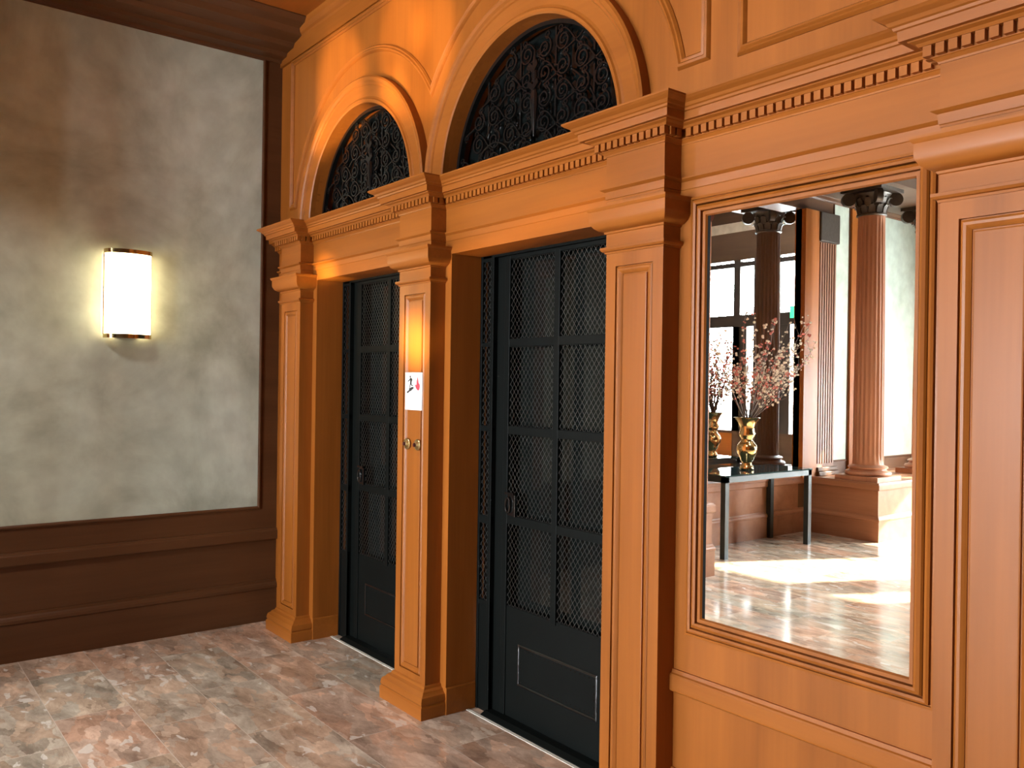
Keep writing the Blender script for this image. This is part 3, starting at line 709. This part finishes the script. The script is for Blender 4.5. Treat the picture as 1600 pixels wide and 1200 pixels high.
column(-4.78, -5.32, 0.586, 'fluted wood column half cut by the right edge of the mirror')
struct(MB().box(-5.3, -4.42, -6.4, -3.62, 3.612, 3.72).build('trim_47', M_DARKW))
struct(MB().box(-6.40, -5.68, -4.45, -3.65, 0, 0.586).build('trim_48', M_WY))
struct(MB().box(-6.40, -5.68, -4.45, -3.65, 3.612, 4.36).build('trim_49', M_DARKW))
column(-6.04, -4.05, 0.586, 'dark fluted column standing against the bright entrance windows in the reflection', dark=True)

# ------------------------------------------------------------------ wall sconce
cyy, z0, z1 = 1.302, 1.795, 2.258; hw = 0.125; dp = 0.085
t = thing('wall_sconce', (XL, cyy, z0), 'lit opal glass wall light with brass top and bottom bands on the plaster wall', 'wall light')
def harc(o=0.0, n=20, back=0.022): return [(XL + back + (dp + o) * math.sin(PI * k / n) ** 0.8, cyy + (hw + o) * math.cos(PI * k / n)) for k in range(n + 1)]
def halfshell(z_a, z_b, o_in, o_out):
    a = harc(o_out); b = list(reversed(harc(o_in))); ring = a + b
    return MB().rings([[(x, y, z_a) for x, y in ring], [(x, y, z_b) for x, y in ring]])
sh = MB().rings([[(x, y, z) for x, y in harc(0)] for z in (z0, z1)], closed_ring=False)
sh.build('shade', M_OPAL, t, smooth=60)
halfshell(z1 - 0.002, z1 + 0.022, -0.006, 0.006).build('top_band', M_BRASS, t, smooth=40)
halfshell(z0 - 0.022, z0 + 0.002, -0.006, 0.006).build('bottom_band', M_BRASS, t, smooth=40)
cap = MB()
for z in (z0 + 0.001, z1 - 0.001): cap.rings([[(x, y, z - 0.002) for x, y in harc(-0.004)], [(x, y, z + 0.002) for x, y in harc(-0.004)]])
cap.build('end_caps', M_BRASS, t)
MB().box(XL, XL + 0.012, cyy - 0.06, cyy + 0.06, z0 - 0.01, z1 + 0.01).box(XL, XL + 0.05, cyy - 0.03, cyy + 0.03, z1 - 0.01, z1 + 0.006).box(XL, XL + 0.05, cyy - 0.03, cyy + 0.03, z0 - 0.006, z0 + 0.01).build('back_plate', M_BRASS, t)
for sy in (-1, 1):
    MB().tube([(XL + 0.022, cyy + sy * (hw + 0.003), z0), (XL + 0.022, cyy + sy * (hw + 0.003), z1)], 0.004, 8).build('side_rod', M_BRASS, t)

# ------------------------------------------------------------------ console tables, vases, flowering branches
def console(x0, x1, y0, y1, label):
    t = thing('console_table', ((x0 + x1) / 2, (y0 + y1) / 2, 0), label, 'table'); q = 0.052; zt = 0.735
    m = MB().box(x0, x1, y0, y0 + q, zt - q, zt).box(x0, x1, y1 - q, y1, zt - q, zt).box(x0, x0 + q, y0, y1, zt - q, zt).box(x1 - q, x1, y0, y1, zt - q, zt)
    m.build('apron', M_TABLE, t)
    for xa in (x0, x1 - q):
        for ya in (y0, y1 - q): MB().box(xa, xa + q, ya, ya + q, 0, zt - q).build('leg', M_TABLE, t)
    MB().box(x0 - 0.005, x1 + 0.005, y0 - 0.005, y1 + 0.005, zt, zt + 0.014).build('glass_top', M_TGLASS, t)
    return t
console(-5.295, -4.812, -3.085, -1.745, 'dark steel console table with glass top, reflected in the mirror against the low wainscot')
console(-6.55, -6.02, -3.55, -2.75, 'second dark glass-topped table partly hidden behind the low wall in the reflection')
def vase(cx, cy, zb, s, label, h=0.50):
    t = thing('brass_vase', (cx, cy, zb), label, 'vase', 'brass vases')
    pr = [(0.055, 0), (0.062, 0.004), (0.066, 0.02), (0.058, 0.035), (0.048, 0.05), (0.046, 0.075), (0.060, 0.095), (0.066, 0.11), (0.072, 0.13), (0.088, 0.155), (0.096, 0.185), (0.097, 0.21), (0.090, 0.235), (0.075, 0.255), (0.060, 0.27), (0.054, 0.285), (0.056, 0.30), (0.072, 0.32), (0.078, 0.345), (0.070, 0.37), (0.066, 0.39), (0.072, 0.42), (0.090, 0.46), (0.120, 0.492), (0.130, 0.50), (0.122, 0.500), (0.085, 0.468), (0.060, 0.42), (0.055, 0.35), (0.05, 0.1)]
    MB().lathe(cx, cy, [(r * s, zb + z * s) for r, z in pr], 36).build('body', M_BRASS, t, smooth=50)
    return t
vase(-5.06, -2.38, 0.749, 1.0, 'brass vase of blossom on the console table, reflected near the mirror centre')
vase(-6.20, -3.28, 0.749, 1.0, 'brass vase at the left edge of the mirror, on the farther table')
def branches(cx, cy, zb, label, seed, n, spread, lean, hmax, pink):
    rnd = random.Random(seed)
    t = thing('flowering_branches', (cx, cy, zb), label, 'flowers', 'blossoming branches in the vases')
    tw, wb, pb = MB(), MB(), MB()
    def blossom(p, big):
        tgt = pb if rnd.random() < pink else wb
        for _ in range(rnd.randint(1, 3)):
            q = [p[i] + rnd.uniform(-0.016, 0.016) for i in range(3)]
            tgt.ball(q, rnd.uniform(0.008, 0.0155) * big, 5, 4)
    for b in range(n):
        az = rnd.uniform(0, 2 * PI); tilt = abs(rnd.gauss(0, spread)); Ln = rnd.uniform(0.45, hmax)
        d = Vector((math.sin(tilt) * math.cos(az) + lean[0] * rnd.random(), math.sin(tilt) * math.sin(az) + lean[1] * rnd.random(), math.cos(tilt) * 0.9)).normalized()
        if d.z < 0.25: d.z = 0.25; d.normalize()
        p = Vector((cx + rnd.uniform(-0.05, 0.05), cy + rnd.uniform(-0.05, 0.05), zb - 0.20)); pts = [p.copy()]
        N = 9
        p = Vector((cx + d.x * 0.07, cy + d.y * 0.07, zb)); pts.append(p.copy())
        for k in range(N):
            d = (d + Vector((rnd.uniform(-1, 1), rnd.uniform(-1, 1), rnd.uniform(-0.6, 0.8))) * 0.13).normalized()
            p = p + d * Ln / N; p.x = max(p.x, XL - 0.95 if cx < -5.6 else -6.2); pts.append(p.copy())
            if k >= 2:
                if rnd.random() < 0.95: blossom(p, 1.0)
                if rnd.random() < 0.6:
                    e = (d + Vector((rnd.uniform(-1, 1), rnd.uniform(-1, 1), rnd.uniform(-0.3, 1))) * 0.7).normalized(); l = rnd.uniform(0.06, 0.20)
                    pp = [p, p + e * l * 0.5, p + e * l + Vector((0, 0, 0.02))]
                    tw.tube(pp, 0.0022, 4, 0.001)
                    for s in pp[1:]:
                        if rnd.random() < 0.75: blossom(s, 0.9)
        tw.tube(pts, 0.0050, 4, 0.0018)
    tw.build('twigs', M_TWIG, t, recalc=False)
    a = wb.build('white_blossoms', M_WHITEB, t, recalc=False); a['kind'] = 'stuff'
    a = pb.build('pink_blossoms', M_PINKB, t, recalc=False); a['kind'] = 'stuff'
branches(-5.06, -2.38, 1.245, 'white and pink blossoming branches in the vase near the mirror centre', 5, 46, 0.50, (0.30, -0.80), 1.06, 0.26)
branches(-6.20, -3.28, 1.245, 'denser pink blossoming branches at the left edge of the mirror', 11, 40, 0.30, (0.0, 0.0), 0.85, 0.5)

# ------------------------------------------------------------------ street facade with the entrance glazing, side walls
m = MB(); prev = -10.6
ZTOP = 4.5
for x0, x1, z0, z1 in FACWIN:
    m.box(prev, x0, YFAC - 0.2, YFAC, 0, ZTOP if prev < XL else ZCEIL + 0.1)
    m.box(x0, x1, YFAC - 0.2, YFAC, z1, ZTOP if x0 < XL else ZCEIL + 0.1); m.box(x0, x1, YFAC - 0.2, YFAC, 0, z0); prev = x1
m.box(prev, XR + 0.2, YFAC - 0.2, YFAC, 0, ZCEIL + 0.1)
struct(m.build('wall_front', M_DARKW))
struct(MB().box(-10.6, -5.6, YFAC, YFAC + 0.02, 3.95, 4.10).build('trim_50', M_CREAM))
for i, (x0, x1, z0, z1) in enumerate(FACWIN):
    y0, y1 = YFAC - 0.14, YFAC - 0.02
    if i == 0:
        t = struct(MB().box(x0, x1, YFAC - 0.05, YFAC + 0.02, 3.40, 3.47).box(x0, x1, YFAC - 0.06, YFAC + 0.03, 2.47, 2.65).build('window_1', M_LEAD))
        m = MB()
        for a, b, za, zb_ in ((-10.2, -9.50, 0.85, 3.4), (-9.02, -8.955, 0.85, 3.5), (-8.42, -8.30, 0.85, 3.51), (-8.43, -8.17, 0.85, 2.47), (-8.045, -7.90, 0.85, 3.51), (-7.95, -7.40, 0.85, 2.47), (-7.72, -7.61, 2.4, 3.51), (-7.15, -7.03, 0.85, 3.51), (-6.5, -6.38, 0.85, 3.51)):
            m.box(a, b, YFAC - 0.05, YFAC + 0.015, za, zb_)
        m.build('mullions', M_LEAD, t)
        MB().box(-8.75, -8.43, YFAC, YFAC + 0.02, 0.3, 0.81).build('door_panel', M_WX, t)
    else:
        m = MB().box(x0, x0 + 0.05, y0, y1, z0, z1).box(x1 - 0.05, x1, y0, y1, z0, z1).box(x0, x1, y0, y1, z0, z0 + 0.05).box(x0, x1, y0, y1, z1 - 0.05, z1)
        t = struct(m.build('window_%d' % (i + 1), M_LEAD))
    MB().box(x0, x1, YFAC - 0.10, YFAC - 0.096, z0, z1).build('pane', M_PANE, t)
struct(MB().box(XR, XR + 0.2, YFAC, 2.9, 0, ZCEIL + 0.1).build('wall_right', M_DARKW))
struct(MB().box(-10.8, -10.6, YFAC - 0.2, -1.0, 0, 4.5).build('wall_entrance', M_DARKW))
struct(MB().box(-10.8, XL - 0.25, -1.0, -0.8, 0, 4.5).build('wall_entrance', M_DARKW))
t = thing('exit_sign', (-7.31, YFAC + 0.05, 2.55), 'small green lit exit sign at the entrance doors in the reflection', 'sign')
MB().box(-7.375, -7.20, YFAC + 0.03, YFAC + 0.06, 2.555, 2.72).build('lit_face', M_GREEN, t); MB().box(-7.385, -7.19, YFAC + 0.005, YFAC + 0.05, 2.545, 2.73).build('case', M_LEAD, t)

# made-up, unseen fittings that house the added ceiling fill
for x, y in CEIL_FILLS:
    MB().lathe(x, y, [(0.27, 3.735), (0.30, 3.735), (0.30, 3.63), (0.27, 3.625)], 40).build('fill_rim', M_BRASS, ceil, smooth=40)
    MB().lathe(x, y, [(0.268, 3.66), (0.268, 3.64), (0.20, 3.634), (0.01, 3.63)], 40).build('fill_diffuser', emit('fill_glow', (1.0, 0.97, 0.90), 3.0), ceil, smooth=40)
